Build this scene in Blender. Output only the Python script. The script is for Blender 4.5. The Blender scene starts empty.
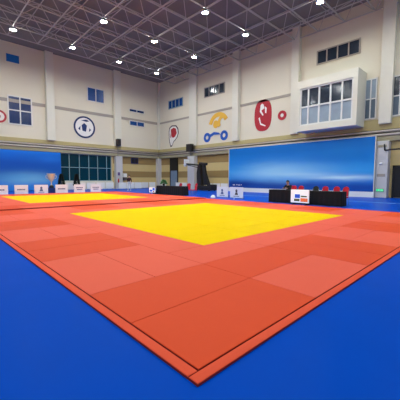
import bpy, bmesh, math, random
from mathutils import Vector, Matrix
random.seed(7)
S = bpy.context.scene
COL = S.collection
PI = math.pi

# ------------------------------------------------------------------ materials
def lin(c):
    c = c / 255.0
    return c / 12.92 if c <= .04045 else ((c + .055) / 1.055) ** 2.4
def rgb(r, g, b):
    return (lin(r), lin(g), lin(b), 1.0)

def mat(name, c, rough=.6, metal=0.0, spec=.5, noise=0.0, nscale=4.0, bump=0.0, bscale=60.0, emit=None, estr=0.0):
    m = bpy.data.materials.new(name); m.use_nodes = True
    nt = m.node_tree; b = nt.nodes['Principled BSDF']
    b.inputs['Base Color'].default_value = c
    b.inputs['Roughness'].default_value = rough
    b.inputs['Metallic'].default_value = metal
    b.inputs['Specular IOR Level'].default_value = spec
    if noise > 0 or bump > 0:
        tc = nt.nodes.new('ShaderNodeTexCoord')
    if noise > 0:
        n = nt.nodes.new('ShaderNodeTexNoise'); n.inputs['Scale'].default_value = nscale
        n.inputs['Detail'].default_value = 3
        nt.links.new(tc.outputs['Object'], n.inputs['Vector'])
        mx = nt.nodes.new('ShaderNodeMix'); mx.data_type = 'RGBA'
        mx.inputs['A'].default_value = tuple(v * (1 - noise) for v in c[:3]) + (1,)
        mx.inputs['B'].default_value = tuple(min(1, v * (1 + noise)) for v in c[:3]) + (1,)
        nt.links.new(n.outputs['Fac'], mx.inputs['Factor'])
        nt.links.new(mx.outputs['Result'], b.inputs['Base Color'])
    if bump > 0:
        n2 = nt.nodes.new('ShaderNodeTexNoise'); n2.inputs['Scale'].default_value = bscale
        nt.links.new(tc.outputs['Object'], n2.inputs['Vector'])
        bp = nt.nodes.new('ShaderNodeBump'); bp.inputs['Strength'].default_value = bump
        bp.inputs['Distance'].default_value = .01
        nt.links.new(n2.outputs['Fac'], bp.inputs['Height'])
        nt.links.new(bp.outputs['Normal'], b.inputs['Normal'])
    if emit is not None:
        b.inputs['Emission Color'].default_value = emit
        b.inputs['Emission Strength'].default_value = estr
    return m

M = {}
M['floor'] = mat('floor_blue_vinyl', rgb(0, 76, 194), rough=.3, spec=.010, noise=.06, nscale=1.5, bump=.05, bscale=30)
M['line'] = mat('court_line_paint', rgb(150, 205, 240), rough=.4)
M['wall'] = mat('cream_wall_paint', rgb(224, 217, 198), rough=.8, noise=.03, nscale=.5)
M['wall_low'] = mat('tan_wall_panelling', rgb(214, 190, 130), rough=.7, noise=.05, nscale=1.2)
M['brown_band'] = mat('brown_wall_band', rgb(158, 130, 80), rough=.7, noise=.05)
M['band'] = mat('grey_wall_band', rgb(164, 156, 146), rough=.7)
M['pilaster'] = mat('pale_pilaster_paint', rgb(224, 221, 206), rough=.75, noise=.02)
M['pillar'] = mat('pale_grey_pillar_cladding', rgb(206, 204, 202), rough=.5, noise=.04, nscale=3)
M['olive'] = mat('olive_tan_cornice', rgb(186, 172, 122), rough=.75, noise=.06, nscale=2)
M['beam'] = mat('grey_olive_beam', rgb(158, 152, 126), rough=.7, noise=.05)
M['pipe'] = mat('pinkish_grey_pipe', rgb(214, 204, 194), rough=.45)
M['cable'] = mat('dark_cable', rgb(52, 48, 46), rough=.6)
M['deck'] = mat('dark_roof_deck', rgb(126, 124, 122), rough=.8, noise=.12, nscale=.8)
M['truss'] = mat('grey_truss_steel', rgb(190, 188, 184), rough=.6, spec=.2)
M['lamp_body'] = mat('lamp_housing_grey', rgb(90, 90, 92), rough=.5, metal=.5)
M['lamp'] = mat('lamp_diffuser', rgb(255, 255, 255), rough=.5, emit=(.95, 1, .98, 1), estr=460.0)
M['black_cloth'] = mat('black_table_cloth', rgb(14, 14, 18), rough=.9, noise=.2, nscale=8)
M['black'] = mat('black_plastic', rgb(22, 22, 24), rough=.5)
M['black_pad'] = mat('black_padding', rgb(26, 24, 26), rough=.6, noise=.15)
M['steel'] = mat('grey_steel', rgb(140, 140, 142), rough=.35, metal=.8)
M['white'] = mat('white_board', rgb(246, 250, 252), rough=.6, noise=.01)
M['offwhite'] = mat('offwhite_barrier', rgb(242, 242, 236), rough=.6, noise=.02)
M['frame'] = mat('white_window_frame', rgb(226, 226, 222), rough=.5)
M['teal_frame'] = mat('grey_teal_mullion', rgb(138, 170, 176), rough=.4)
M['teal_glass'] = mat('dark_teal_glass', rgb(5, 52, 66), rough=.15, spec=.25, noise=.15, nscale=.7)
M['navy_glass'] = mat('navy_glass', rgb(14, 44, 96), rough=.15, spec=.5, noise=.3, nscale=1.0)
M['blue_glass'] = mat('blue_glass', rgb(26, 74, 140), rough=.2, spec=.5, noise=.2)
M['dark_glass'] = mat('dark_slate_glass', rgb(38, 48, 62), rough=.12, spec=.6, noise=.2)
M['reflection_glass'] = mat('painted_reflection_glass', rgb(150, 166, 180), rough=.1, spec=.6, noise=.25, nscale=.9)  # pale base colour stands in for reflections on the panes
M['mid_glass'] = mat('grey_blue_glass', rgb(92, 108, 124), rough=.1, spec=.6, noise=.25, nscale=.9)
M['blue_flag'] = mat('blue_flag_cloth', rgb(20, 110, 190), rough=.8)
M['red_emblem'] = mat('red_emblem_paint', rgb(176, 24, 44), rough=.6)
M['navy_emblem'] = mat('navy_emblem_paint', rgb(18, 44, 96), rough=.6)
M['blue_emblem'] = mat('blue_emblem_paint', rgb(20, 84, 180), rough=.6)
M['gold_emblem'] = mat('gold_emblem_paint', rgb(226, 176, 60), rough=.6)
M['white_emblem'] = mat('white_emblem_paint', rgb(238, 234, 230), rough=.6)
M['outline'] = mat('dark_outline_paint', rgb(60, 44, 60), rough=.6)
M['red_chair'] = mat('red_chair_fabric', rgb(204, 26, 54), rough=.8, noise=.1)
M['gold'] = mat('gold_trophy_metal', rgb(232, 222, 188), rough=.4, metal=.1)
M['silver'] = mat('silver_trophy_metal', rgb(216, 214, 206), rough=.4, metal=.3)
M['plinth'] = mat('dark_blue_plinth', rgb(20, 48, 110), rough=.6)
M['foliage'] = mat('dark_evergreen', rgb(14, 30, 26), rough=.8, noise=.3, nscale=10)
M['leaf'] = mat('green_leaf', rgb(46, 112, 52), rough=.6, noise=.3, nscale=10)
M['pot'] = mat('dark_pot', rgb(44, 38, 38), rough=.6)
M['skin'] = mat('skin', rgb(214, 166, 136), rough=.6)
M['hair'] = mat('black_hair', rgb(16, 14, 14), rough=.5)
M['maroon_cloth'] = mat('dark_maroon_shirt', rgb(52, 14, 28), rough=.85)
M['dark_suit'] = mat('black_suit', rgb(18, 18, 24), rough=.85)
M['pale_cloth'] = mat('pale_trousers', rgb(206, 206, 206), rough=.85)
M['ink'] = mat('grey_blue_ink', rgb(96, 112, 150), rough=.7)
M['ink_grey'] = mat('grey_ink', rgb(96, 88, 92), rough=.7)
M['screen_white'] = mat('screen_white_area', rgb(225, 235, 240), rough=.3, emit=rgb(215, 235, 245), estr=.55)
M['screen_blue'] = mat('screen_blue_area', rgb(30, 80, 190), rough=.3, emit=rgb(30, 90, 210), estr=.55)
M['screen_orange'] = mat('screen_orange_area', rgb(214, 110, 70), rough=.3, emit=rgb(220, 110, 60), estr=.5)
M['screen_dark'] = mat('screen_dark_area', rgb(60, 70, 60), rough=.3, emit=rgb(90, 100, 70), estr=.4)
M['exit'] = mat('green_exit_face', rgb(60, 190, 120), rough=.4, emit=rgb(60, 220, 130), estr=.9)
M['board_blue'] = mat('dark_blue_scoreboard', rgb(24, 34, 92), rough=.4)
M['red_paint'] = mat('red_paint', rgb(196, 30, 40), rough=.5)
M['purple'] = mat('purple_notice', rgb(100, 76, 130), rough=.6)
M['door_glass'] = mat('pale_blue_door_glass', rgb(120, 142, 164), rough=.15, spec=.6, noise=.1)
M['mat_side'] = mat('dark_red_mat_side', rgb(150, 30, 30), rough=.8)  # side faces in a darker red than the mat tops

def mat_vinyl(name, c, spec=.06):
    m = mat(name, c, rough=.5, spec=spec, noise=.035, nscale=1.1, bump=.12, bscale=180)
    return m
M['red_sheen_light'] = mat_vinyl('light_sheen_red_mat_vinyl', rgb(240, 101, 75))  # sheen of differently laid mats put into the base colour, lighter copy
M['red_sheen_dark'] = mat_vinyl('dark_sheen_red_mat_vinyl', rgb(230, 82, 42))  # same vinyl, painted darker where the mat direction shows less sheen
M['red_c'] = mat_vinyl('red_edging_vinyl', rgb(236, 88, 56))
M['yellow'] = mat_vinyl('yellow_mat_vinyl', rgb(246, 207, 0), spec=.01)

# procedural printed pictures -------------------------------------------------
class NE:
    """tiny node-expression helper"""
    def __init__(s, nt): s.nt = nt
    def m(s, op, a, b=None, c=None, clamp=False):
        n = s.nt.nodes.new('ShaderNodeMath'); n.operation = op; n.use_clamp = clamp
        for i, v in enumerate((a, b, c)):
            if v is None: continue
            if isinstance(v, (int, float)): n.inputs[i].default_value = v
            else: s.nt.links.new(v, n.inputs[i])
        return n.outputs[0]
    def gauss(s, u, v, u0, v0, su, sv):
        a = s.m('POWER', s.m('ABSOLUTE', s.m('DIVIDE', s.m('SUBTRACT', u, u0), su)), 2.0)
        b = s.m('POWER', s.m('ABSOLUTE', s.m('DIVIDE', s.m('SUBTRACT', v, v0), sv)), 2.0)
        return s.m('POWER', 2.718, s.m('MULTIPLY', s.m('ADD', a, b), -1.0))
    def mix(s, f, a, b):
        n = s.nt.nodes.new('ShaderNodeMix'); n.data_type = 'RGBA'
        s.nt.links.new(f, n.inputs['Factor'])
        for k, v in (('A', a), ('B', b)):
            if isinstance(v, tuple): n.inputs[k].default_value = v
            else: s.nt.links.new(v, n.inputs[k])
        return n.outputs['Result']
    def ramp(s, f, stops):
        n = s.nt.nodes.new('ShaderNodeValToRGB')
        e = n.color_ramp.elements
        e[0].position, e[0].color = stops[0]
        e[1].position, e[1].color = stops[-1]
        for p, c in stops[1:-1]:
            k = e.new(p); k.color = c
        s.nt.links.new(f, n.inputs[0]); return n.outputs[0]

def picture(name, axis, u0, ulen, z0, zlen, stops, glows, seams=()):
    """printed banner: vertical ramp + soft printed shapes; u runs along the banner, v up"""
    m = bpy.data.materials.new(name); m.use_nodes = True
    nt = m.node_tree; b = nt.nodes['Principled BSDF']; b.inputs['Roughness'].default_value = .55
    b.inputs['Specular IOR Level'].default_value = .3
    e = NE(nt)
    tc = nt.nodes.new('ShaderNodeTexCoord'); sp = nt.nodes.new('ShaderNodeSeparateXYZ')
    nt.links.new(tc.outputs['Object'], sp.inputs[0])
    u = e.m('DIVIDE', e.m('SUBTRACT', sp.outputs[axis], u0), ulen)
    v = e.m('DIVIDE', e.m('SUBTRACT', sp.outputs[2], z0), zlen)
    n = nt.nodes.new('ShaderNodeTexNoise'); n.inputs['Scale'].default_value = .45; n.inputs['Detail'].default_value = 4
    mp = nt.nodes.new('ShaderNodeMapping'); mp.inputs['Scale'].default_value = (.5, .5, 2.2)
    nt.links.new(tc.outputs['Object'], mp.inputs[0]); nt.links.new(mp.outputs[0], n.inputs['Vector'])
    w = e.m('MULTIPLY', e.m('SUBTRACT', n.outputs['Fac'], .5), .22)
    v2 = e.m('ADD', v, e.m('MULTIPLY', w, .45))
    c = e.ramp(v2, stops)
    for (uu, vv, su, sv, amt, colr) in glows:
        g = e.gauss(e.m('ADD', u, w), v2, uu, vv, su, sv)
        c = e.mix(e.m('MULTIPLY', g, amt, clamp=True), c, colr)
    for q in seams:
        g = e.m('LESS_THAN', e.m('ABSOLUTE', e.m('SUBTRACT', u, q)), .006)
        c = e.mix(e.m('MULTIPLY', g, .35), c, rgb(120, 180, 230))
    nt.links.new(c, b.inputs['Base Color'])
    return m

# ------------------------------------------------------------------ mesh builder
class MB:
    def __init__(s): s.bm = bmesh.new()
    def box(s, a, b, mi=0, bev=0.0):
        x0, y0, z0 = a; x1, y1, z1 = b
        vs = [s.bm.verts.new(p) for p in ((x0,y0,z0),(x1,y0,z0),(x1,y1,z0),(x0,y1,z0),(x0,y0,z1),(x1,y0,z1),(x1,y1,z1),(x0,y1,z1))]
        fs = [s.bm.faces.new([vs[i] for i in q]) for q in ((0,3,2,1),(4,5,6,7),(0,1,5,4),(1,2,6,5),(2,3,7,6),(3,0,4,7))]
        for f in fs: f.material_index = mi
        if bev > 0:
            es = list({e for f in fs for e in f.edges})
            r = bmesh.ops.bevel(s.bm, geom=es, offset=bev, segments=2, affect='EDGES', profile=.6)
            for f in r['faces']: f.material_index = mi
        return s
    def tube(s, p, q, r, r2=None, n=10, mi=0, caps=True):
        p, q = Vector(p), Vector(q); r2 = r if r2 is None else r2
        d = (q - p).normalized()
        a = d.orthogonal().normalized(); b = d.cross(a)
        A, B = [], []
        for i in range(n):
            t = 2 * PI * i / n; o = a * math.cos(t) + b * math.sin(t)
            A.append(s.bm.verts.new(p + o * r)); B.append(s.bm.verts.new(q + o * r2))
        for i in range(n):
            j = (i + 1) % n
            f = s.bm.faces.new((A[i], A[j], B[j], B[i])); f.smooth = True; f.material_index = mi
        if caps:
            s.bm.faces.new(A[::-1]).material_index = mi; s.bm.faces.new(B).material_index = mi
        return s
    def path(s, pts, r, n=8, mi=0):
        for a, b in zip(pts[:-1], pts[1:]): s.tube(a, b, r, n=n, mi=mi)
        return s
    def lathe(s, prof, c=(0, 0, 0), n=20, mi=0):
        c = Vector(c); rings = []
        for r, z in prof:
            rings.append([s.bm.verts.new(c + Vector((r * math.cos(2*PI*i/n), r * math.sin(2*PI*i/n), z))) for i in range(n)])
        for A, B in zip(rings[:-1], rings[1:]):
            for i in range(n):
                j = (i + 1) % n
                f = s.bm.faces.new((A[i], A[j], B[j], B[i])); f.smooth = True; f.material_index = mi
        s.bm.faces.new(rings[0][::-1]).material_index = mi; s.bm.faces.new(rings[-1]).material_index = mi
        return s
    def ell(s, c, r, n=12, mi=0):
        ret = bmesh.ops.create_uvsphere(s.bm, u_segments=n, v_segments=max(6, n * 2 // 3), radius=1)
        for v in ret['verts']: v.co = Vector((v.co.x * r[0], v.co.y * r[1], v.co.z * r[2])) + Vector(c)
        for f in {f for v in ret['verts'] for f in v.link_faces}: f.smooth = True; f.material_index = mi
        return s
    def prism(s, pts, f, d, mi=0):
        """pts: 2d outline; f maps (u,v,depth) to 3d; extruded by d"""
        A = [s.bm.verts.new(f(u, v, 0)) for u, v in pts]; B = [s.bm.verts.new(f(u, v, d)) for u, v in pts]
        n = len(pts)
        for i in range(n):
            j = (i + 1) % n
            s.bm.faces.new((A[i], A[j], B[j], B[i])).material_index = mi
        s.bm.faces.new(A[::-1]).material_index = mi; s.bm.faces.new(B).material_index = mi
        return s
    def ring(s, c, ro, ri, f, d, n=40, mi=0):
        O, I = [], []
        for lst, r in ((O, ro), (I, ri)):
            for dd in (0, d):
                lst.append([s.bm.verts.new(f(c[0] + r*math.cos(2*PI*i/n), c[1] + r*math.sin(2*PI*i/n), dd)) for i in range(n)])
        for i in range(n):
            j = (i + 1) % n
            for q in ((O[0][i],O[0][j],O[1][j],O[1][i]), (I[0][j],I[0][i],I[1][i],I[1][j]), (O[1][i],O[1][j],I[1][j],I[1][i]), (O[0][j],O[0][i],I[0][i],I[0][j])):
                s.bm.faces.new(q).material_index = mi
        return s
    def mesh(s, name, mats):
        bmesh.ops.recalc_face_normals(s.bm, faces=s.bm.faces)
        me = bpy.data.meshes.new(name); s.bm.to_mesh(me); s.bm.free()
        for m in (mats if isinstance(mats, (list, tuple)) else [mats]): me.materials.append(m)
        return me
    def build(s, name, mats, parent=None, loc=None, rz=0):
        o = bpy.data.objects.new(name, s.mesh(name, mats)); COL.objects.link(o)
        if parent is not None: o.parent = parent
        if loc is not None: o.location = loc
        o.rotation_euler[2] = rz
        return o

def tag(o, label, cat, group=None, kind=None):
    o['label'] = label; o['category'] = cat
    if group: o['group'] = group
    if kind: o['kind'] = kind
    return o
def thing(name, label, cat, loc=(0, 0, 0), rz=0, group=None):
    o = bpy.data.objects.new(name, None); COL.objects.link(o); o.empty_display_size = .2
    o.location = loc; o.rotation_euler[2] = rz
    return tag(o, label, cat, group)
def struct(o, label=None):
    o['kind'] = 'structure'
    if label: o['label'] = label; 
    return o
def struct_root(name, label, loc=(0, 0, 0)):
    o = bpy.data.objects.new(name, None); COL.objects.link(o); o.location = loc
    o['kind'] = 'structure'; o['label'] = label
    return o
def dup(root, loc, rz, label=None, group=None):
    r = root.copy(); COL.objects.link(r); r.location = loc; r.rotation_euler = (0, 0, rz)
    if label: r['label'] = label
    if group: r['group'] = group
    for ch in list(root.children):
        c = ch.copy(); COL.objects.link(c); c.parent = r
        for g in ch.children:
            d = g.copy(); COL.objects.link(d); d.parent = c
    return r

ORD = ['first', 'second', 'third', 'fourth', 'fifth', 'sixth', 'seventh', 'eighth', 'ninth', 'tenth']

# ------------------------------------------------------------------ setting
XR, YL, ZC = 26.6, 37.33, 16.45        # right-hand wall, left-hand wall, ceiling
X0, Y0 = -6.0, -8.0
o = MB().box((X0, Y0, -.2), (XR, YL, 0)).build('floor', M['floor']); struct(o, 'blue sports hall floor')
o = MB().box((X0, Y0, ZC), (XR + .3, YL + .3, ZC + .2)).build('ceiling', M['deck']); struct(o, 'dark grey roof deck above the space frame')
# left wall (plane y = YL)
o = MB().box((X0, YL, 0), (XR + .3, YL + .3, 5.6)).build('wall_left_lower', M['wall_low']); struct(o, 'tan lower wall on the left')
o = MB().box((X0, YL, 5.6), (XR + .3, YL + .3, ZC)).build('wall_left', M['wall']); struct(o, 'cream upper wall on the left')
o = MB().box((XR, Y0, 0), (XR + .3, YL, 5.6)).build('wall_right_lower', M['wall_low']); struct(o, 'tan lower wall on the right')
o = MB().box((XR, Y0, 5.6), (XR + .3, YL, ZC)).build('wall_right', M['wall']); struct(o, 'cream upper wall on the right')
# brown bands on tan lower walls
tn = [0]
def trim(bmk, m, label):
    tn[0] += 1
    return struct(bmk.build('trim_%d' % tn[0], m), label)
for z0, z1, nm in ((3.6, 4.6, 'upper'), (1.65, 2.55, 'lower')):
    trim(MB().box((18.6, YL - .03, z0), (XR - .03, YL, z1)), M['brown_band'], nm + ' brown band on the left tan wall')
    trim(MB().box((XR - .03, 21.0, z0), (XR, YL - .03, z1)), M['brown_band'], nm + ' brown band on the right tan wall')
# cornice: olive band, grey back strip, lower beam, pipes and cable
for nm, sh in (('left', lambda a, b, z0, z1: ((X0, YL - b, z0), (XR - b, YL - a, z1))), ('right', lambda a, b, z0, z1: ((XR - b, Y0, z0), (XR - a, YL - a, z1)))):
    trim(MB().box(*sh(0, .16, 5.62, 6.05)), M['olive'], 'olive tan band along the %s wall' % nm)
    trim(MB().box(*sh(0, .05, 5.0, 5.62)), M['band'], 'grey strip behind the pipes on the %s wall' % nm)
    trim(MB().box(*sh(0, .32, 4.64, 5.0)), M['beam'], 'grey olive beam along the %s wall' % nm)
for nm, f in (('left', lambda t, d, z: (t, YL - d, z)), ('right', lambda t, d, z: (XR - d, t, z))):
    lo = X0 if nm == 'left' else Y0
    hi = XR - .4 if nm == 'left' else YL - .4
    for k, (d, z, r) in enumerate(((.30, 5.17, .085), (.30, 5.47, .07))):
        p = tag(MB().tube(f(lo, d, z), f(hi, d, z), r, n=10).build('wall_pipe', M['pipe']),
                '%s pale pipe of the pair running along the %s wall' % (['lower', 'upper'][k], nm), 'pipe', 'pipes along the walls')
        for i in range(12):
            t = lo + 2 + i * (hi - lo - 3) / 11
            a, b = f(t, 0.02, z), f(t, d, z)
            MB().tube(a, b, .035, n=6).build('bracket', M['steel'], p)
    tag(MB().tube(f(lo, .38, 5.32), f(hi, .38, 5.32), .028, n=6).build('power_cable', M['cable']), 'thin dark cable strung between the pipes on the %s wall' % nm, 'cable')
# grey recess band higher up
trim(MB().box((X0, YL - .05, 9.95), (XR - .05, YL, 10.32)), M['band'], 'grey band high on the left wall')
trim(MB().box((XR - .05, 13.9, 10.02), (XR, YL - .05, 10.28)), M['band'], 'grey band high on the right wall with recess shadow painted in')  # shadow line of the recessed panels is put into this strip's grey
trim(MB().box((XR - .10, Y0, 6.05), (XR, 13.4, 6.5)), M['olive'], 'olive tan panel under the right windows')

# pillars (lower) and pilasters (upper)
def col_l(x0, x1, d, dl, n):
    struct(MB().box((x0, YL - dl, 0), (x1, YL, 4.62), bev=.03).build('pillar', M['pillar']), 'pale grey pillar on the left wall, ' + n)
    struct(MB().box((x0, YL - d, 6.05), (x1, YL, ZC - .02), bev=.03).build('pilaster', M['pilaster']), 'cream pilaster on the left wall, ' + n)
def col_r(y0, y1, d, dl, n):
    struct(MB().box((XR - dl, y0, 0), (XR, y1, 4.62), bev=.03).build('pillar', M['pillar']), 'pale grey pillar on the right wall, ' + n)
    struct(MB().box((XR - d, y0, 6.05), (XR, y1, ZC - .02), bev=.03).build('pilaster', M['pilaster']), 'cream pilaster on the right wall, ' + n)
col_l(.9, 1.9, .5, .6, 'out at the left')
col_l(9.95, 10.85, .55, .6, 'left of the navy ring emblem')
col_l(18.75, 19.75, .5, .65, 'beside the glass wall')
o = MB().box((XR - .65, YL - .65, 0), (XR, YL, 4.62), bev=.03).build('pillar', M['pillar']); struct(o, 'pale grey pillar in the corner')
o = MB().box((XR - .35, YL - .35, 6.05), (XR, YL, ZC - .02), bev=.03).build('pilaster', M['pilaster']); struct(o, 'cream pilaster in the corner')
col_r(28.3, 29.7, .4, .65, 'behind the basketball stand')
col_r(20.9, 21.8, .5, .6, 'behind the banner end')
col_r(13.3, 14.1, .5, .6, 'at the far end of the window bay')
col_r(5.2, 6.1, .5, .7, 'beside the near end of the blue banner')
col_r(-2.5, -1.7, .5, .6, 'out at the right')

# ------------------------------------------------------------------ windows
wn = [0]
def window(label, axis, u0, u1, z0, z1, pos, nu, nz, glass, frame=M['frame'], fw=.09, dep=.10, glass_rows=None, facing=-1, posts=None):
    """axis 0: in the left wall (u = x), 1: in the right wall (u = y); pos = plane of the wall face"""
    wn[0] += 1
    r = struct_root('window_%d' % wn[0], label)
    def bx(mb, a, b, z_a, z_b, d0, d1):
        if axis == 0: mb.box((a, pos - d1, z_a), (b, pos - d0, z_b))
        else: mb.box((pos - d1, a, z_a), (pos - d0, b, z_b))
    f = MB()
    us = [u0 + (u1 - u0) * i / nu for i in range(nu + 1)] if posts is None else posts
    zs = [z0 + (z1 - z0) * i / nz for i in range(nz + 1)]
    for u in us:
        a = min(max(u - fw / 2, u0), u1 - fw); bx(f, a, a + fw, z0, z1, 0, dep)
    for z in zs:
        a = min(max(z - fw / 2, z0), z1 - fw); bx(f, u0, u1, a, a + fw, 0, dep - .01)
    f.build('window_frame', frame, r)
    for k in range(nz):
        g = MB(); bx(g, u0 + .01, u1 - .01, zs[k] + .01, zs[k + 1] - .01, .01, .035)
        g.build('pane', (glass_rows[k] if glass_rows else glass), r)
    return r
# glass wall under the left cornice
window('dark teal glass wall with pale mullions under the cornice', 0, 11.35, 18.3, 1.12, 4.63, YL, 0, 2, M['teal_glass'], M['teal_frame'], .075, .10,
       posts=[11.35, 12.54, 13.82, 15.08, 16.3, 17.6, 18.3])
o = MB().box((11.3, YL - .25, 0), (18.4, YL, 1.12)).build('trim_90', M['pilaster']); struct(o, 'pale sill wall under the glass wall')
window('navy four-pane window high on the left wall', 0, 6.05, 8.5, 7.5, 10.7, YL, 2, 2, M['navy_glass'], fw=.12)
window('blue two-pane window above the navy ring emblem', 0, 15.05, 17.45, 11.65, 13.5, YL, 2, 1, M['blue_glass'], fw=.1)
window('narrow navy window near the corner on the left wall', 0, 21.25, 23.85, 11.25, 11.7, YL, 2, 1, M['navy_glass'], fw=.07)
window('blue window under the narrow one on the left wall', 0, 21.3, 23.85, 9.25, 10.0, YL, 2, 1, M['blue_glass'], fw=.08)
window('four-pane dark blue strip window near the corner on the right wall', 1, 31.4, 34.75, 11.95, 13.2, XR, 4, 1, M['blue_glass'], M['teal_frame'], fw=.09)
window('dark strip window high above the gold and blue emblem', 1, 23.4, 27.0, 12.2, 13.5, XR, 4, 1, M['dark_glass'], M['band'], fw=.10)
window('four-pane dark strip window high above the window bay', 1, 7.85, 11.7, 12.35, 13.65, XR, 4, 1, M['dark_glass'], M['band'], fw=.10)
window('tall four-pane window between the bay and the pillar', 1, 6.4, 7.35, 6.6, 9.98, XR, 2, 2, None, fw=.09, glass_rows=[M['mid_glass'], M['reflection_glass']])
window('tall window to the right of the pillar', 1, 3.4, 5.42, 6.6, 9.8, XR, 3, 2, None, fw=.09, glass_rows=[M['mid_glass'], M['dark_glass']])
# projecting bay
bay = struct(MB().box((24.6, 7.28, 5.95), (XR, 12.6, 6.45)).box((24.6, 7.28, 9.85), (XR, 12.6, 10.55)).box((24.6, 7.28, 6.45), (24.8, 7.62, 9.85)).box((24.6, 12.3, 6.45), (24.8, 12.6, 9.85))
       .box((24.8, 7.28, 6.45), (XR, 7.48, 9.85)).box((24.8, 12.4, 6.45), (XR, 12.6, 9.85)).box((24.9, 7.48, 6.45), (25.0, 12.4, 9.85)).build('trim_91', M['pilaster']), 'cream box bay projecting from the right wall')
window('row of panes in the projecting bay, pale reflections painted on the lower ones', 1, 7.62, 12.3, 6.45, 9.85, 24.82, 4, 2, None, fw=.13, dep=.14, glass_rows=[M['reflection_glass'], M['dark_glass']],
       posts=[7.62, 8.52, 9.5, 10.5, 11.5, 12.3])
# doors
dn = [0]
def door(label, y0, y1, z1, hdr, glassm):
    dn[0] += 1
    r = struct_root('door_%d' % dn[0], label)
    MB().box((XR - .12, y0, 0), (XR, y0 + .14, z1)).box((XR - .12, y1 - .14, 0), (XR, y1, z1)).box((XR - .12, y0, hdr), (XR, y1, z1)).build('door_frame', M['black'], r)
    MB().box((XR - .06, y0 + .14, 0.05), (XR, y1 - .14, hdr)).build('door_leaf', glassm, r)
    MB().tube((XR - .14, y0 + .35, .9), (XR - .14, y0 + .35, 1.5), .03).build('handle', M['steel'], r)
door('pale glass door with tall black header near the corner', 32.5, 34.4, 4.6, 2.7, M['door_glass'])
door('dark doorway right of the pale pillar', 3.2, 5.0, 2.65, 2.5, M['black'])
# floor marking
o = MB().box((19.92, Y0, 0), (20.10, 17.0, .003)).build('floor_line', M['line']); struct(o, 'pale blue court line painted on the floor')

# ------------------------------------------------------------------ roof space frame
ZB, ZT = 15.3, 16.25
MX, MY = 2.65, 7.1 / 3
bx = [.1 + MX * i for i in range(-1, 10)] + [.1 + MX * 10 - .35]
by = [2 + MY * j for j in range(-2, 14)]
txs = [(a + b) / 2 for a, b in zip(bx[:-1], bx[1:])]
tys = [(a + b) / 2 for a, b in zip(by[:-1], by[1:])]
sf = thing('roof_space_frame', 'grey steel space frame of crossing pipes under the dark roof deck', 'roof frame')
for y in by: MB().tube((bx[0], y, ZB), (bx[-1], y, ZB), .052, n=8).build('bottom_chord', M['truss'], sf)
for x in bx: MB().tube((x, by[0], ZB), (x, by[-1], ZB), .052, n=8).build('bottom_chord', M['truss'], sf)
for y in tys: MB().tube((txs[0], y, ZT), (txs[-1], y, ZT), .042, n=6).build('top_chord', M['truss'], sf)
for x in txs: MB().tube((x, tys[0], ZT), (x, tys[-1], ZT), .042, n=6).build('top_chord', M['truss'], sf)
webs = []
for x in txs:
    for y in tys:
        for dx in (-1, 1):
            for dy in (-1, 1):
                xx = min(bx, key=lambda v: abs(v - (x + dx * MX / 2))); yy = min(by, key=lambda v: abs(v - (y + dy * MY / 2)))
                webs.append(((x, y, ZT), (xx, yy, ZB)))
def webkey(w):
    x, y = w[0][0], w[0][1]
    inview = x > 2 and y > 8 and (math.hypot(x + 1.5, y + 1.6) > 17)
    return (0 if inview else 1, math.hypot(x + 1.5, y + 1.6))
webs.sort(key=webkey)
for a, b in webs[:100]: MB().tube(a, b, .03, n=6).build('diagonal_web', M['truss'], sf)
rest = MB()
for a, b in webs[100:]: rest.tube(a, b, .03, n=5, caps=False)
o = rest.build('diagonal_webs', M['truss'], sf); o['kind'] = 'stuff'

# lamps
lamp0 = None
for j, y in enumerate((2, 9.1, 16.2, 23.3, 30.4)):
    for i, x in enumerate((.1, 5.4, 10.7, 16.0, 21.3)):
        lab = 'round white ceiling lamp, %s row from the left wall, %s from the right wall' % (ORD[4 - j], ORD[4 - i])
        if lamp0 is None:
            lamp0 = thing('ceiling_lamp', lab, 'lamp', (x, y, ZB - .05), 0, 'high bay lamps under the space frame')
            MB().lathe([(.04, 0), (.05, -.06), (.14, -.1), (.17, -.16), (.26, -.22), (.265, -.31), (.25, -.31), (.25, -.24)], n=20).build('lamp_housing', M['lamp_body'], lamp0)
            MB().lathe([(.05, -.27), (.245, -.272), (.245, -.285), (.05, -.29)], n=20).build('diffuser', M['lamp'], lamp0)
        else:
            dup(lamp0, (x, y, ZB - .05), 0, lab)

# ------------------------------------------------------------------ mats
TH = .028
def mat_mesh(name, lx, ly, m, th=TH):
    g = .002
    mb = MB(); mb.box((g, g, 0), (lx - g, ly - g, th))
    top = [f for f in mb.bm.faces if f.normal.z > .5 or all(abs(v.co.z - th) < 1e-6 for v in f.verts)]
    for f in mb.bm.faces: f.material_index = 1
    for f in top: f.material_index = 0
    es = [e for e in mb.bm.edges if all(abs(v.co.z - th) < 1e-6 for v in e.verts)]
    bmesh.ops.bevel(mb.bm, geom=es, offset=.004, segments=2, affect='EDGES')
    for f in mb.bm.faces:
        if f.calc_center_median().z > th - .0035: f.material_index = 0
    return mb.mesh(name, [m, M['mat_side']])
MM = {}
def put_mat(x, y, lx, ly, tone, label, group, z=0.0, th=TH, name='judo_mat'):
    k = (round(lx, 3), round(ly, 3), tone, th)
    if k not in MM: MM[k] = mat_mesh('judo_mat', lx, ly, M[tone], th)
    o = bpy.data.objects.new(name, MM[k]); COL.objects.link(o); o.location = (x, y, z)
    return tag(o, label, 'mat', group)

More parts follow.
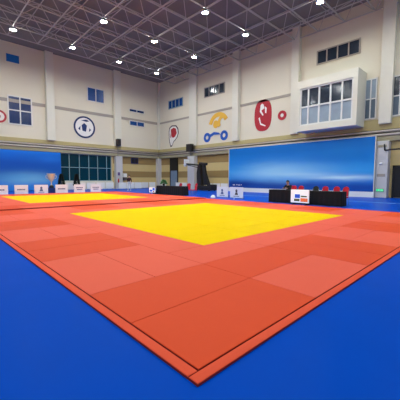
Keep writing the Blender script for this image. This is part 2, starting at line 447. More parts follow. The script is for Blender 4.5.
def area(ox, oy, th, nm):
    """7x7 blocks of 2 m; the outer ring red in pairs, a 1 m red inner row, 8x8 m of yellow"""
    for i in range(7):
        for j in range(7):
            if 0 < i < 6 and 0 < j < 6: continue
            if i == 0 and j == 0: where = 'at the near corner'
            elif i == 0: where = 'on left edge, %s pair from near corner' % ORD[j]
            elif j == 0: where = 'on near-right edge, %s pair from near corner' % ORD[i]
            elif i == 6: where = 'on edge facing right wall, %s pair from right corner' % ORD[j]
            else: where = 'on edge facing left wall, %s pair from left corner' % ORD[i]
            dark = (i + j) % 2 == 0  # alternate blocks take the darker painted sheen tone
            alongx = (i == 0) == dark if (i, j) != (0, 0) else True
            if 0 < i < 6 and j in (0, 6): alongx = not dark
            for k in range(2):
                t = 'red_sheen_dark' if dark else 'red_sheen_light'
                if (i, j) == (1, 0): t = 'red_sheen_light' if k == 0 else 'red_sheen_dark'
                w = 'dark painted-sheen red' if t == 'red_sheen_dark' else 'light painted-sheen red'
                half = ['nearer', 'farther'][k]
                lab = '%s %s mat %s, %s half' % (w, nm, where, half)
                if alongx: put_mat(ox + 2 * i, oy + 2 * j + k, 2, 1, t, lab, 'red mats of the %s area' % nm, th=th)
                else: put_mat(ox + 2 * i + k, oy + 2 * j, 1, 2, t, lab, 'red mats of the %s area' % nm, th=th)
    for k in range(5):
        put_mat(ox + 2 + 2 * k, oy + 2, 2, 1, 'red_sheen_light', 'red mat along near-right side of %s yellow square, %s from its near corner' % (nm, ORD[k]), 'inner red mats of the %s area' % nm, th=th)
        put_mat(ox + 2 + 2 * k, oy + 11, 2, 1, 'red_sheen_light', 'red mat along far-left side of %s yellow square, %s from its left corner' % (nm, ORD[k]), 'inner red mats of the %s area' % nm, th=th)
    for k in range(4):
        put_mat(ox + 2, oy + 3 + 2 * k, 1, 2, 'red_sheen_light', 'red mat along near-left side of %s yellow square, %s from its near corner' % (nm, ORD[k]), 'inner red mats of the %s area' % nm, th=th)
        put_mat(ox + 11, oy + 3 + 2 * k, 1, 2, 'red_sheen_light', 'red mat along far-right side of %s yellow square, %s from its right corner' % (nm, ORD[k]), 'inner red mats of the %s area' % nm, th=th)
    for a in range(4):
        for b in range(8):
            put_mat(ox + 3 + 2 * a, oy + 3 + b, 2, 1, 'yellow', 'yellow mat laid seamlessly in the middle of the %s red area' % nm, 'yellow mats of the %s area' % nm, th=th)
area(0, 0, TH, 'front')
SW = .105
GAP = .008
TS = TH - .003
put_mat(-SW - GAP, -SW - GAP, 14.2 + SW, SW, 'red_c', 'long narrow red edging strip along the near right edge of the front mats', 'edging strips', th=TS, name='edging_strip')
put_mat(-SW - GAP, -GAP + .003, SW, 14.0, 'red_c', 'long narrow red edging strip along the near left edge of the front mats', 'edging strips', th=TS, name='edging_strip')
put_mat(14.0 + GAP, 0, SW, 14.0, 'red_c', 'narrow red edging strip of the front mats by the judges tables', 'edging strips', th=TS, name='edging_strip')
TH2 = .075
Y2 = 14.06
area(0, Y2, TH2, 'rear')
put_mat(-SW - GAP, Y2, SW, 14.0, 'red_c', 'narrow red edging strip on the left end of the rear mats', 'edging strips', th=TH2 - .003, name='edging_strip')
put_mat(14.0 + GAP, Y2, SW, 14.0, 'red_c', 'narrow red edging strip on the right end of the rear mats', 'edging strips', th=TH2 - .003, name='edging_strip')
put_mat(-SW - GAP, Y2 + 14.0 + GAP, 14.2 + SW, SW, 'red_c', 'narrow red edging strip in front of the white signboards', 'edging strips', th=TH2 - .003, name='edging_strip')

# ------------------------------------------------------------------ big blue banners
P1 = picture('right_banner_print', 1, 6.1, 15.7, 0.46, 4.55,
    [(0.0, rgb(8, 84, 176)), (.10, rgb(6, 76, 168)), (.22, rgb(40, 140, 222)), (.4, rgb(46, 158, 232)), (.62, rgb(0, 130, 216)), (.85, rgb(0, 114, 198)), (1.0, rgb(0, 112, 196))],
    [(.58, .38, .28, .2, .95, rgb(160, 216, 244)), (.16, .26, .2, .05, .95, rgb(206, 238, 252)), (.42, .33, .2, .05, .6, rgb(190, 230, 250)),
     (.90, .10, .16, .09, .9, rgb(6, 52, 140)), (.6, .05, .2, .07, .7, rgb(6, 62, 150)), (.1, .08, .2, .08, .6, rgb(8, 78, 176)), (.22, .8, .2, .12, .4, rgb(30, 148, 226))])
b = thing('stage_banner', 'huge blue sea and sky banner along the right wall behind the judges', 'banner')
BX = 25.7
MB().box((BX, 6.12, .47), (BX + .06, 21.8, 5.03)).build('printed_sheet', P1, b)
MB().box((BX - .02, 6.06, .46), (BX + .08, 6.12, 5.05)).box((BX - .02, 21.8, .46), (BX + .08, 21.86, 5.05)).box((BX - .02, 6.06, 5.03), (BX + .08, 21.86, 5.07)).build('banner_frame', M['pilaster'], b)
MB().box((BX - .05, 6.06, 0), (BX + .12, 21.86, .46)).build('plinth_board', M['offwhite'], b)
for k in range(6):
    y = 6.6 + k * 2.9
    MB().path([(BX + .1, y, 4.3), (XR - .72, y, .03)], .03, n=6).build('prop', M['steel'], b)
mk = MB()
for (y, z, w) in ((21.0, .78, .34), (20.55, .8, .14), (20.2, .77, .3), (19.9, .8, .1)): mk.box((BX - .012, y - w / 2, z - .05), (BX + .002, y + w / 2, z + .05), bev=.02)
mk.build('white_marks', M['white_emblem'], b)
P2 = picture('left_banner_print', 0, 2.0, 9.25, .05, 4.55,
    [(0.0, rgb(40, 140, 225)), (.2, rgb(24, 122, 220)), (.45, rgb(0, 88, 178)), (.7, rgb(0, 88, 188)), (.9, rgb(0, 108, 214)), (1.0, rgb(16, 128, 230))],
    [(.62, .3, .30, .14, .95, rgb(140, 204, 232)), (.5, .34, .3, .12, .5, rgb(60, 150, 214)), (.85, .8, .16, .1, .4, rgb(30, 130, 230))], seams=())
b = thing('stage_banner', 'blue printed banner on the left wall behind the trophy', 'banner', group=None)
MB().box((2.0, YL - .75, .05), (11.25, YL - .7, 4.58)).build('printed_sheet', P2, b)
MB().box((1.95, YL - .78, 0), (2.0, YL - .66, 4.62)).box((11.25, YL - .78, 0), (11.3, YL - .66, 4.62)).box((1.95, YL - .78, 4.58), (11.3, YL - .66, 4.62)).build('banner_frame', M['blue_flag'], b)

# ------------------------------------------------------------------ emblems and wall signs
fl = lambda pos: (lambda u, v, d: (u, pos - d, v))
fr = lambda pos: (lambda u, v, d: (pos - d, u, v))
L, R = fl(YL), fr(XR)
def ellipse(cu, cv, ru, rv, n=28, a0=0, a1=2 * PI):
    return [(cu + ru * math.cos(a0 + (a1 - a0) * i / n), cv + rv * math.sin(a0 + (a1 - a0) * i / n)) for i in range(n)]
def arcband(cu, cv, ro, ri, a0, a1, n=16):
    o_ = [(cu + ro * math.cos(a0 + (a1 - a0) * i / n), cv + ro * math.sin(a0 + (a1 - a0) * i / n)) for i in range(n + 1)]
    i_ = [(cu + ri * math.cos(a0 + (a1 - a0) * i / n), cv + ri * math.sin(a0 + (a1 - a0) * i / n)) for i in range(n + 1)]
    return o_ + i_[::-1]
e = thing('wall_emblem', 'small round emblem with red ring at the far left of the left wall', 'emblem', group='emblems painted on the walls')
MB().ring((5.25, 8.22), .68, .48, L, .05).build('ring', M['red_emblem'], e)
MB().prism(ellipse(5.25, 8.22, .48, .48), L, .03).build('disc', M['white_emblem'], e)
MB().prism(ellipse(5.2, 8.2, .16, .25), L, .045).build('mark', M['red_emblem'], e)
e = thing('wall_emblem', 'round navy ring emblem on the left wall above the glass', 'emblem', group='emblems painted on the walls')
MB().ring((14.65, 8.17), 1.42, 1.2, L, .05).build('ring', M['navy_emblem'], e)
MB().prism(ellipse(14.65, 8.17, 1.2, 1.2), L, .03).build('disc', M['white_emblem'], e)
MB().prism([(14.35, 7.7), (14.8, 7.6), (14.95, 8.4), (14.6, 8.7), (14.25, 8.4)], L, .05).prism([(14.2, 9.0), (14.9, 9.2), (15.3, 9.0), (14.9, 8.9)], L, .05).prism([(13.8, 7.9), (14.05, 7.7), (14.1, 8.3)], L, .05).prism([(15.2, 7.6), (15.5, 7.9), (15.3, 8.1)], L, .05).build('mark', M['navy_emblem'], e)
e = thing('wall_emblem', 'red and white winged emblem with dark outline beside the corner', 'emblem', group='emblems painted on the walls')
out = [(34.75, 8.6), (34.7, 7.5), (34.55, 6.9), (34.35, 6.3), (34.0, 6.35), (33.6, 7.0), (33.2, 7.2), (32.7, 7.6), (32.4, 8.2), (32.5, 8.9), (33.0, 9.4), (34.0, 9.5), (34.6, 9.2)]
cu, cv = 33.6, 8.0
MB().prism(out, R, .03).build('outline', M['outline'], e)
MB().prism([(cu + (u - cu) * .86, cv + (v - cv) * .88) for u, v in out], R, .045).build('field', M['white_emblem'], e)
MB().prism([(34.2, 8.9), (34.1, 7.9), (33.7, 7.6), (33.2, 7.75), (32.8, 8.2), (33.0, 8.9), (33.5, 9.1)], R, .06).prism([(34.35, 8.4), (34.3, 7.7), (34.1, 7.6)], R, .06).build('mark', M['red_emblem'], e)
e = thing('wall_emblem', 'gold arcs over two blue discs emblem on the right wall', 'emblem', group='emblems painted on the walls')
MB().prism(arcband(24.4, 8.2, 1.75, 1.2, .25, PI - .5), R, .05).prism(arcband(23.6, 8.6, .95, .55, -.6, 1.9), R, .055).prism(ellipse(24.9, 8.5, .45, .5), R, .05).build('gold_arcs', M['gold_emblem'], e)
for u in (26.45, 23.45): MB().ring((u, 6.95), .62, .26, R, .05, n=28).build('disc', M['blue_emblem'], e)
MB().prism([(25.9, 7.3), (25.2, 7.55), (24.4, 7.4), (24.0, 7.1), (24.4, 7.15), (25.2, 7.2), (25.8, 6.95)], R, .055).build('wave', M['blue_emblem'], e)
e = thing('wall_emblem', 'tall oval red seal with white strokes on the right wall', 'emblem', group='emblems painted on the walls')
MB().prism([(17.7 + 1.12 * math.copysign(abs(math.cos(t)) ** .75, math.cos(t)), 8.55 + 1.72 * math.copysign(abs(math.sin(t)) ** .8, math.sin(t))) for t in [2 * PI * i / 36 for i in range(36)]], R, .05).build('seal', M['red_emblem'], e)
MB().prism([(18.0, 9.7), (17.8, 9.85), (17.6, 9.7), (17.5, 9.3), (17.9, 9.1), (17.6, 8.6), (17.7, 8.5), (18.1, 9.0)], R, .065).prism([(17.45, 9.5), (17.2, 9.3), (17.25, 8.7), (17.4, 8.8)], R, .065).prism([(18.1, 8.4), (17.9, 7.7), (17.3, 7.4), (17.35, 7.3), (18.0, 7.55), (18.25, 8.3)], R, .065).build('strokes', M['white_emblem'], e)
e = thing('wall_emblem', 'small round red emblem right of the oval seal', 'emblem', group='emblems painted on the walls')
MB().ring((15.3, 8.2), .5, .2, R, .05, n=24).build('ring', M['red_emblem'], e)
MB().prism(ellipse(15.3, 8.2, .2, .2, 16), R, .03).build('disc', M['white_emblem'], e)

t = tag(MB().box((6.12, YL - .06, 14.32), (7.36, YL - .01, 15.15), bev=.015).build('wall_flag', M['blue_flag']), 'small blue flag high on the left wall near the roof', 'flag')
t = thing('scoreboard', 'dark blue scoreboard hung on the tan left wall', 'scoreboard', (22.05, YL - .03, 3.7))
MB().box((-.6, -.14, 0), (.6, 0, .84), bev=.02).build('casing', M['board_blue'], t)
MB().box((-.5, -.155, .1), (-.05, -.14, .74)).box((.05, -.155, .1), (.5, -.155 + .015, .74)).build('display', M['black'], t)
# loudspeakers on the pillars
def loudspeaker(label, loc, rz, w=.62, h=.95):
    t = thing('loudspeaker', label, 'loudspeaker', loc, rz, 'loudspeakers mounted on the cornice')
    cb = MB().box((-w / 2, -.5, 0), (w / 2, 0, h), bev=.04).build('cabinet', M['black'], t)
    MB().box((-w / 2 + .05, -.52, .06), (w / 2 - .05, -.5, h - .06)).build('grille', M['black_pad'], cb)
    MB().tube((0, 0, h * .7), (0, .48, h * .7), .04).build('bracket', M['steel'], t)
    zb = 4.625 - loc[2]
    MB().tube((0, -.06, zb), (0, -.06, .01), .035).box((-.1, -.13, zb), (.1, .06, zb + .03)).build('stand', M['steel'], t)
loudspeaker('black loudspeaker above the left pillar beside the glass wall', (19.1, YL - .5, 6.06), 0, .55, .95)
loudspeaker('black loudspeaker above the pillar behind the basketball stand', (XR - .5, 29.1, 5.25), -PI / 2, 1.05, 1.0)
# fixtures on lower walls / near pillar
t = tag(MB().box((18.98, YL - .69, 1.9), (19.3, YL - .655, 2.35)).build('wall_notice', M['purple']), 'small purple notice on the left pillar', 'notice')
t = thing('fire_extinguisher', 'red fire extinguisher at the foot of the left pillar', 'fire extinguisher', (19.0, YL - .8, .9))
MB().lathe([(.09, 0), (.1, .03), (.1, .42), (.06, .5), (.03, .54)], n=14).build('cylinder', M['red_paint'], t)
MB().tube((0, 0, .54), (.1, 0, .6), .02).build('valve', M['black'], t)
MB().box((-.06, .09, .2), (.06, .155, .3)).build('wall_hook', M['steel'], t)
t = thing('equipment_box', 'white and dark wall box right of the left pillar', 'wall box', (20.35, YL - .035, 1.2))
MB().box((-.3, -.25, .45), (.3, 0, 1.0), bev=.02).build('upper_casing', M['offwhite'], t)
MB().box((-.3, -.25, 0), (.3, 0, .44), bev=.02).build('lower_casing', M['ink_grey'], t)
t = thing('exit_sign', 'low green exit sign on the near right pillar', 'exit sign', (XR - .7, 5.68, .5))
MB().box((-.05, -.28, 0), (0, .28, .24), bev=.01).build('casing', M['steel'], t)
MB().box((-.056, -.25, .03), (-.05, .25, .21)).build('lit_face', M['exit'], t)
MB().box((-.06, .02, .06), (-.056, .08, .14)).ell((-.058, .06, .165), (.004, .02, .02), 8).box((-.06, -.2, .1), (-.056, -.05, .13)).build('running_figure', M['white'], t)
t = thing('wall_light', 'small white round fitting on the near right pillar', 'light', (XR - .7, 5.7, 2.72))
MB().tube((0, 0, .08), (-.06, 0, .08), .11, n=16).build('bezel', M['frame'], t)
MB().ell((-.06, 0, .08), (.06, .085, .085), 12).build('dome', M['white'], t)
t = tag(MB().box((XR - .72, 5.35, 1.72), (XR - .702, 5.95, 1.95)).build('wall_notice', M['band']), 'grey strip notice low on the near right pillar', 'notice')
t = tag(MB().box((XR - .72, 5.35, 4.1), (XR - .702, 5.95, 4.3)).build('wall_notice', M['beam']), 'grey plate near the top of the near right pillar', 'notice')
t = thing('wall_bracket', 'black folded bracket on the wall right of the near pillar', 'bracket', (XR, 0, 0))
MB().path([(-.75, 5.5, 4.35), (-.75, 5.45, 3.85), (-.75, 3.6, 3.95), (-.75, 3.6, 4.4)], .055).build('bent_arm', M['black'], t)
MB().tube((-.75, 4.5, 3.9), (0, 4.5, 3.9), .04).build('wall_arm', M['black'], t)

# ------------------------------------------------------------------ signboards and barriers
def signboard(label, loc, rz, w, h, style, group):
    t = thing('signboard', label, 'sign', loc, rz, group)
    MB().box((-w / 2, -.04, .03), (w / 2, 0, h), bev=.008).build('panel', M['white'], t)
    for s in (-1, 1):
        MB().box((s * w * .36 - .03, -.06, 0), (s * w * .36 + .03, .34, .03)).path([(s * w * .36, .3, .03), (s * w * .36, .005, h * .75)], .015, n=6).build('rear_leg', M['steel'], t)
    k = MB()
    if style == 'text':
        z = h * .52
        for q in range(6):
            x = -w * .3 + q * w * .1
            k.box((x, -.046, z - .06), (x + w * .075, -.041, z + .06))
    elif style == 'two':
        for zz, ww in ((h * .62, .32), (h * .4, .25)):
            for q in range(6):
                x = -w * ww + q * w * ww / 3
                k.box((x, -.046, zz - .05), (x + w * ww / 4, -.041, zz + .05))
    else:
        MB().prism(ellipse(0, h * .66, .1, .12, 16), lambda u, v, d: (u, -.041 - d, v), .005).build('printed_dot', M['ink'] if style != 'person' else M['ink_grey'], t)
        k.prism([(-.16, h * .3), (.16, h * .3), (.1, h * .52), (-.1, h * .52)], lambda u, v, d: (u, -.041 - d, v), .005)
        MB().box((-w * .22, -.046, h * .16), (w * .22, -.041, h * .21)).build('printed_line', M['ink'], t)
    k.build('printed_mark', M['ink'] if style != 'person' else M['ink_grey'], t)
    return t
SB = 'white signboards behind the rear mats'
for (xa, xb, st, lab) in ((2.9, 4.14, 'text', 'white signboard at the left end, cut by the edge of the view'),
                          (4.62, 5.7, 'text', 'white signboard with one text line, left of the emblem board'),
                          (6.2, 7.38, 'emblem', 'white signboard with a small emblem, left of the trophy'),
                          (8.04, 9.2, 'text', 'white signboard with one text line, right of the trophy'),
                          (9.8, 10.92, 'two', 'white signboard with two text lines, second from the right of its row'),
                          (11.5, 12.65, 'two', 'white signboard with two text lines at the right end of its row')):
    signboard(lab, ((xa + xb) / 2, 28.6, 0), 0, xb - xa, .86, st, SB)
signboard('white signboard with small emblem beside the basketball stand', (16.2, 14.3, 0), -PI / 2, 1.18, .86, 'emblem', 'white signboards by the right banner')
signboard('white signboard with dark figure in front of the blue banner end', (16.2, 12.83, 0), -PI / 2, 1.27, .86, 'person', 'white signboards by the right banner')

bar0 = None
def barrier(loc, rz, label):
    global bar0
    if bar0 is None:
        bar0 = thing('barrier_board', label, 'barrier', loc, rz, 'low white barrier boards along the walls')
        MB().box((-.58, -.03, .06), (.58, .03, .92), bev=.02).build('panel', M['offwhite'], bar0)
        for s in (-1, 1): MB().box((s * .42 - .03, -.2, 0), (s * .42 + .03, .2, .06)).build('foot', M['steel'], bar0)
    else: dup(bar0, loc, rz, label)
for k in range(5): barrier((12.4 + k * 1.32, YL - .75, 0), 0, 'low white barrier board under the glass wall, %s from the left' % ORD[k])
for k in range(3): barrier((19.0 + k * 1.25, YL - 1.9, 0), 0, 'low white barrier board in front of the left pillar, %s from the left' % ORD[k])
for k in range(4): barrier((21.0 + k * 1.3, YL - .5, 0), 0, 'low white barrier board under the scoreboard, %s from the left' % ORD[k])
for k in range(3): barrier((XR - .5, 22.9 + k * 1.3, 0), -PI / 2, 'low white barrier board left of the right banner, %s from the banner' % ORD[k])
for k in range(3): barrier((XR - .5, 30.6 + k * 1.0 * 1.3 if k < 2 else 35.4, 0), -PI / 2, 'low white barrier board on the right wall near the corner, %s from the basketball stand' % ORD[k])

# ------------------------------------------------------------------ trophy and shrubs
t = tag(MB().box((-.33, -.33, 0), (.33, .33, .52), bev=.02).build('plinth', M['plinth'], None, (8.0, 29.6, 0)), 'dark blue plinth under the gold trophy', 'plinth')
t = thing('trophy', 'large gold two-handled trophy cup between the white signboards', 'trophy', (8.0, 29.6, .52))
MB().lathe([(.22, 0), (.22, .16), (.15, .18), (.15, .26)], n=20).build('trophy_base', M['black'], t)
MB().lathe([(.13, .26), (.06, .34), (.05, .5), (.08, .56), (.06, .6), (.16, .72), (.27, .9), (.33, 1.12), (.36, 1.36), (.38, 1.38)], n=24).build('cup', M['gold'], t); cup = t.children[-1]
for s in (-1, 1): MB().path([(s * .33, 0, 1.25), (s * .48, 0, 1.2), (s * .46, 0, .98), (s * .28, 0, .88)], .03).build('handle', M['silver'], cup)
MB().lathe([(.372, 1.34), (.395, 1.36), (.395, 1.4), (.36, 1.41)], n=24).build('rim', M['silver'], cup)

def leaf_cone(cx, h0, h1, r, n, ln):
    mb = MB()
    for i in range(n):
        f = random.random() ** .8; z = h0 + (h1 - h0) * f
        rr = r * (1 - f) ** .75 * (.35 + .65 * random.random()) + .02; a = random.random() * 2 * PI
        p = Vector((rr * math.cos(a), rr * math.sin(a), z))
        d = Vector((math.cos(a), math.sin(a), random.uniform(-.2, .7))).normalized()
        s_ = d.orthogonal().normalized() * ln * .28
        v = [mb.bm.verts.new(q) for q in (p, p + d * ln * .5 + s_, p + d * ln, p + d * ln * .5 - s_)]
        mb.bm.faces.new(v)
    return mb
def shrub(label, loc):
    t = thing('potted_shrub', label, 'potted plant', loc, 0, 'dark potted evergreens by the left wall')
    MB().lathe([(.2, 0), (.28, .45), (.3, .48), (.26, .48)], n=18).build('pot', M['pot'], t)
    MB().tube((0, 0, .4), (0, 0, 1.7), .03).build('trunk', M['pot'], t)
    leaf_cone(0, .5, 1.95, .36, 900, .17).build('foliage', M['foliage'], t)
shrub('dark cone-shaped evergreen in a pot at the end of the left banner', (10.75, 35.0, 0))
shrub('dark cone-shaped evergreen in a pot in front of the glass wall', (12.55, 35.0, 0))

# ------------------------------------------------------------------ tables, chairs, screens
def table_with_cloth(lab, loc, rz, w, d=.7, h=.82):
    """local: long axis x"""
    t = thing('folding_table', 'folding table hidden under the ' + lab, 'table', loc, rz)
    MB().box((-w / 2 + .02, -d / 2 + .02, h - .05), (w / 2 - .02, d / 2 - .02, h - .012)).build('tabletop', M['offwhite'], t)
    for sx in (-1, 1):
        for sy in (-1, 1): MB().tube((sx * (w / 2 - .15), sy * (d / 2 - .1), 0), (sx * (w / 2 - .15), sy * (d / 2 - .1), h - .05), .02).build('leg', M['steel'], t)
    # cloth with soft folds
    mb = MB(); n = 120; per = []
    segs = [((-w/2, -d/2), (w/2, -d/2)), ((w/2, -d/2), (w/2, d/2)), ((w/2, d/2), (-w/2, d/2)), ((-w/2, d/2), (-w/2, -d/2))]
    for a, b in segs:
        ln = math.hypot(b[0]-a[0], b[1]-a[1]); k = max(8, int(ln / .06))
        nx, ny = (b[1]-a[1]) / ln, -(b[0]-a[0]) / ln
        for i in range(k): per.append((a[0] + (b[0]-a[0]) * i / k, a[1] + (b[1]-a[1]) * i / k, nx, ny))
    rows = []
    for z, am in ((h, 0), (h - .03, .004), (h * .5, .014), (.02, .026)):
        rows.append([mb.bm.verts.new((x + nx * am * (1 + math.sin(i * 1.3) * .9), y + ny * am * (1 + math.sin(i * 1.3) * .9), z)) for i, (x, y, nx, ny) in enumerate(per)])
    mb.bm.faces.new(rows[0])
    for A, B in zip(rows[:-1], rows[1:]):
        for i in range(len(A)):
            j = (i + 1) % len(A); f = mb.bm.faces.new((A[i], A[j], B[j], B[i])); f.smooth = True
    o = mb.build('tablecloth', M['black_cloth'], None, loc, rz)
    tag(o, lab, 'tablecloth', 'black cloths on the officials tables')
table_with_cloth('black floor-length cloth left of the big white screen', (15.35, 8.03, 0), -PI / 2, 2.28)
table_with_cloth('black floor-length cloth right of the big white screen', (15.35, 5.66, 0), -PI / 2, 2.12)
table_with_cloth('black floor-length cloth of the far table near the corner', (15.3, 19.75, 0), -PI / 2, 3.8)

ch0 = None
def chair(loc, rz, label, group, m=None):
    """faces local -y"""
    global ch0
    if ch0 is None:
        ch0 = thing('banquet_chair', label, 'chair', loc, rz, group)
        MB().box((-.22, -.22, .42), (.22, .22, .5), bev=.025).build('seat', M['red_chair'], ch0)
        pts = [(-.18, .52), (.18, .52), (.19, .82)] + [(.19 * math.cos(a), .88 + .19 * math.sin(a)) for a in [PI * i / 10 for i in range(1, 10)]] + [(-.19, .82)]
        MB().prism(pts, lambda u, v, d: (u, .2 + d + (v - .5) * .12, v), .05).build('backrest', M['red_chair'], ch0)
        for sx in (-1, 1):
            MB().tube((sx * .2, -.2, 0), (sx * .2, -.19, .43), .014, n=8).build('leg', M['steel'], ch0)
            MB().path([(sx * .2, .24, 0), (sx * .2, .19, .43), (sx * .19, .25, .9)], .014).build('leg', M['steel'], ch0)
        return ch0
    r = dup(ch0, loc, rz, label, group)
    if m:
        for c in r.children:
            if c.name.split('.')[0] in ('seat', 'backrest'):
                c.data = c.data.copy(); c.data.materials[0] = m
    return r
g2 = 'chairs behind the officials table by the big banner'
F = -PI / 2      # facing towards -x (the mats)
chair((16.3, 8.24, 0), F, 'red round-backed chair right beside the seated person', g2)
chair((16.4, 7.8, 0), F, 'red round-backed chair directly behind the big white screen', g2)
chair((16.4, 6.8, 0), F, 'black round-backed chair just right of the big white screen', g2, M['black'])
chair((16.4, 6.2, 0), F, 'red round-backed chair right of the black chair', g2)
chair((16.4, 5.52, 0), F, 'red round-backed chair near the right end of the table', g2)
chair((16.2, 4.98, 0), F - .25, 'red round-backed chair beyond the right end of the table, legs showing', g2)
g1 = 'chairs behind the far officials table'
chair((16.5, 20.2, 0), F, 'red chair behind the middle of the far table', g1)
chair((16.35, 18.75, 0), F + .3, 'red chair behind the far table, left of the end pair', g1)
chair((16.6, 18.2, 0), F - .3, 'red chair at the right end of the far table', g1)
pc = chair((16.82, 8.75, 0), F, 'red chair under the seated person in black', g2)

def screen(label, loc, rz, w, h, z0, small):
    """faces local -y"""
    t = thing('display_screen', label, 'screen', loc, rz)
    MB().box((-w / 2, 0, z0), (w / 2, .06, z0 + h), bev=.01).build('casing', M['frame'] if not small else M['black'], t)
    fn = lambda a, b, c, d, k=0: ((-w / 2 + .02 + a * (w - .04), -.006 - k, z0 + .02 + c * (h - .04)), (-w / 2 + .02 + b * (w - .04), -.001, z0 + .02 + d * (h - .04)))
    lp = MB().box(*fn(0, 1, 0, 1)).build('lit_panel', M['screen_white'], t)
    if not small:
        MB().box(*fn(.22, .52, .36, .66, .004)).build('blue_field', M['screen_blue'], lp)
        MB().box(*fn(.55, .95, .08, .36, .004)).build('orange_field', M['screen_orange'], lp)
        MB().box(*fn(.18, .5, .1, .3, .004)).box(*fn(.56, .9, .44, .56, .004)).build('dark_field', M['screen_dark'], lp)
    else:
        MB().box(*fn(.1, .5, .15, .55, .004)).box(*fn(.55, .9, .4, .9, .004)).build('blue_field', M['screen_blue'], lp)
        MB().box(*fn(.6, .85, .1, .3, .004)).build('red_field', M['red_chair'], lp)
    for s in (-1, 1):
        MB().box((s * w * .35 - .03, -.12, 0), (s * w * .35 + .03, .3, .03)).box((s * w * .35 - .025, .06, 0), (s * w * .35 + .025, .1, z0 + h * .5)).build('stand_leg', M['black'], t)
    return t
screen('big white scoreboard screen with blue and orange fields before the black table', (14.5, 6.76, 0), -PI / 2, 1.14, .78, .11, False)
screen('small white and blue screen on the floor before the far table', (14.4, 21.55, 0), -PI / 2 + .25, .8, .52, .16, True)
t = thing('potted_plant', 'green leafy plant standing on the far black table', 'potted plant', (15.25, 20.9, .823))
MB().lathe([(.1, 0), (.13, .18), (.14, .2), (.11, .2)], n=14).build('pot', M['pot'], t)
leaf_cone(0, .14, .52, .26, 220, .16).build('foliage', M['leaf'], t)
t = tag(MB().box((-.2, -.16, 0), (.2, .16, .3), bev=.03).build('equipment_case', M['black'], None, (15.25, 22.3, 0)), 'black case on the floor behind the small screen', 'case')
# small things on the floor
t = thing('floor_marker', 'small white dome on the blue floor near the first signboard', 'marker', (15.15, 14.35, 0))
MB().lathe([(.2, 0), (.2, .04), (.17, .14), (.1, .21), (.03, .23)], n=18).build('dome', M['white'], t)
MB().lathe([(.24, 0), (.24, .02), (.2, .025)], n=18).build('base', M['band'], t)
t = thing('water_bottle', 'small clear white bottle on the floor in front of the signboards', 'bottle', (15.0, 12.1, 0))
MB().lathe([(.035, 0), (.035, .17), (.015, .2)], n=12).build('body', M['white'], t)
MB().lathe([(.016, .2), (.016, .225)], n=12).build('cap', M['blue_flag'], t)

# ------------------------------------------------------------------ basketball stand
t = thing('basketball_stand', 'black padded portable basketball stand with arm folded towards the corner', 'basketball stand', (24.6, 24.7, 0), 0)
MB().box((-.55, -1.5, .08), (.55, 1.45, .62), bev=.08).box((-.5, -1.5, .6), (.5, -.7, .78), bev=.06).build('base', M['black_pad'], t)
for s in (-1, 1): MB().box((s * .5 - .05, -1.2, 0), (s * .5 + .05, -1.0, .1), bev=.02).box((s * .5 - .05, 1.0, 0), (s * .5 + .05, 1.2, .1), bev=.02).build('caster', M['black'], t)
MB().prism([(.55, .6), (1.35, .6), (1.4, 2.2), (1.2, 3.3), (.85, 3.35), (.75, 2.2)], lambda u, v, d: (-.25 + d, u, v), .5).build('padded_post', M['black_pad'], t)
MB().prism([(-.7, .75), (.2, .7), (.35, 2.2), (.55, 3.2), (.2, 3.4), (-.05, 2.2)], lambda u, v, d: (-.18 + d, u, v), .36).build('rear_strut', M['black_pad'], t)
MB().tube((0, -.2, 3.3), (0, 1.1, 3.45), .16).tube((0, .9, 3.2), (0, 3.6, 3.45), .11).tube((0, .9, 2.8), (0, 3.4, 3.3), .05).build('boom', M['black'], t)
bbd = MB().box((-.45, 3.6, 3.3), (.45, 3.66, 4.05), bev=.01).build('backboard', M['white'], t)
r_ = MB()
n = 18
for i in range(n):
    a, b2 = 2 * PI * i / n, 2 * PI * (i + 1) / n
    r_.tube((.23 * math.cos(a), 3.95 + .23 * math.sin(a), 3.5), (.23 * math.cos(b2), 3.95 + .23 * math.sin(b2), 3.5), .012, n=6)
r_.build('rim', M['red_paint'], bbd)
nb = MB()
for i in range(12):
    a = 2 * PI * i / 12
    for s in (-1, 1): nb.tube((.22 * math.cos(a), 3.95 + .22 * math.sin(a), 3.49), (.13 * math.cos(a + s * .5), 3.95 + .13 * math.sin(a + s * .5), 3.1), .008, n=4)
nb.build('net', M['white'], bbd)

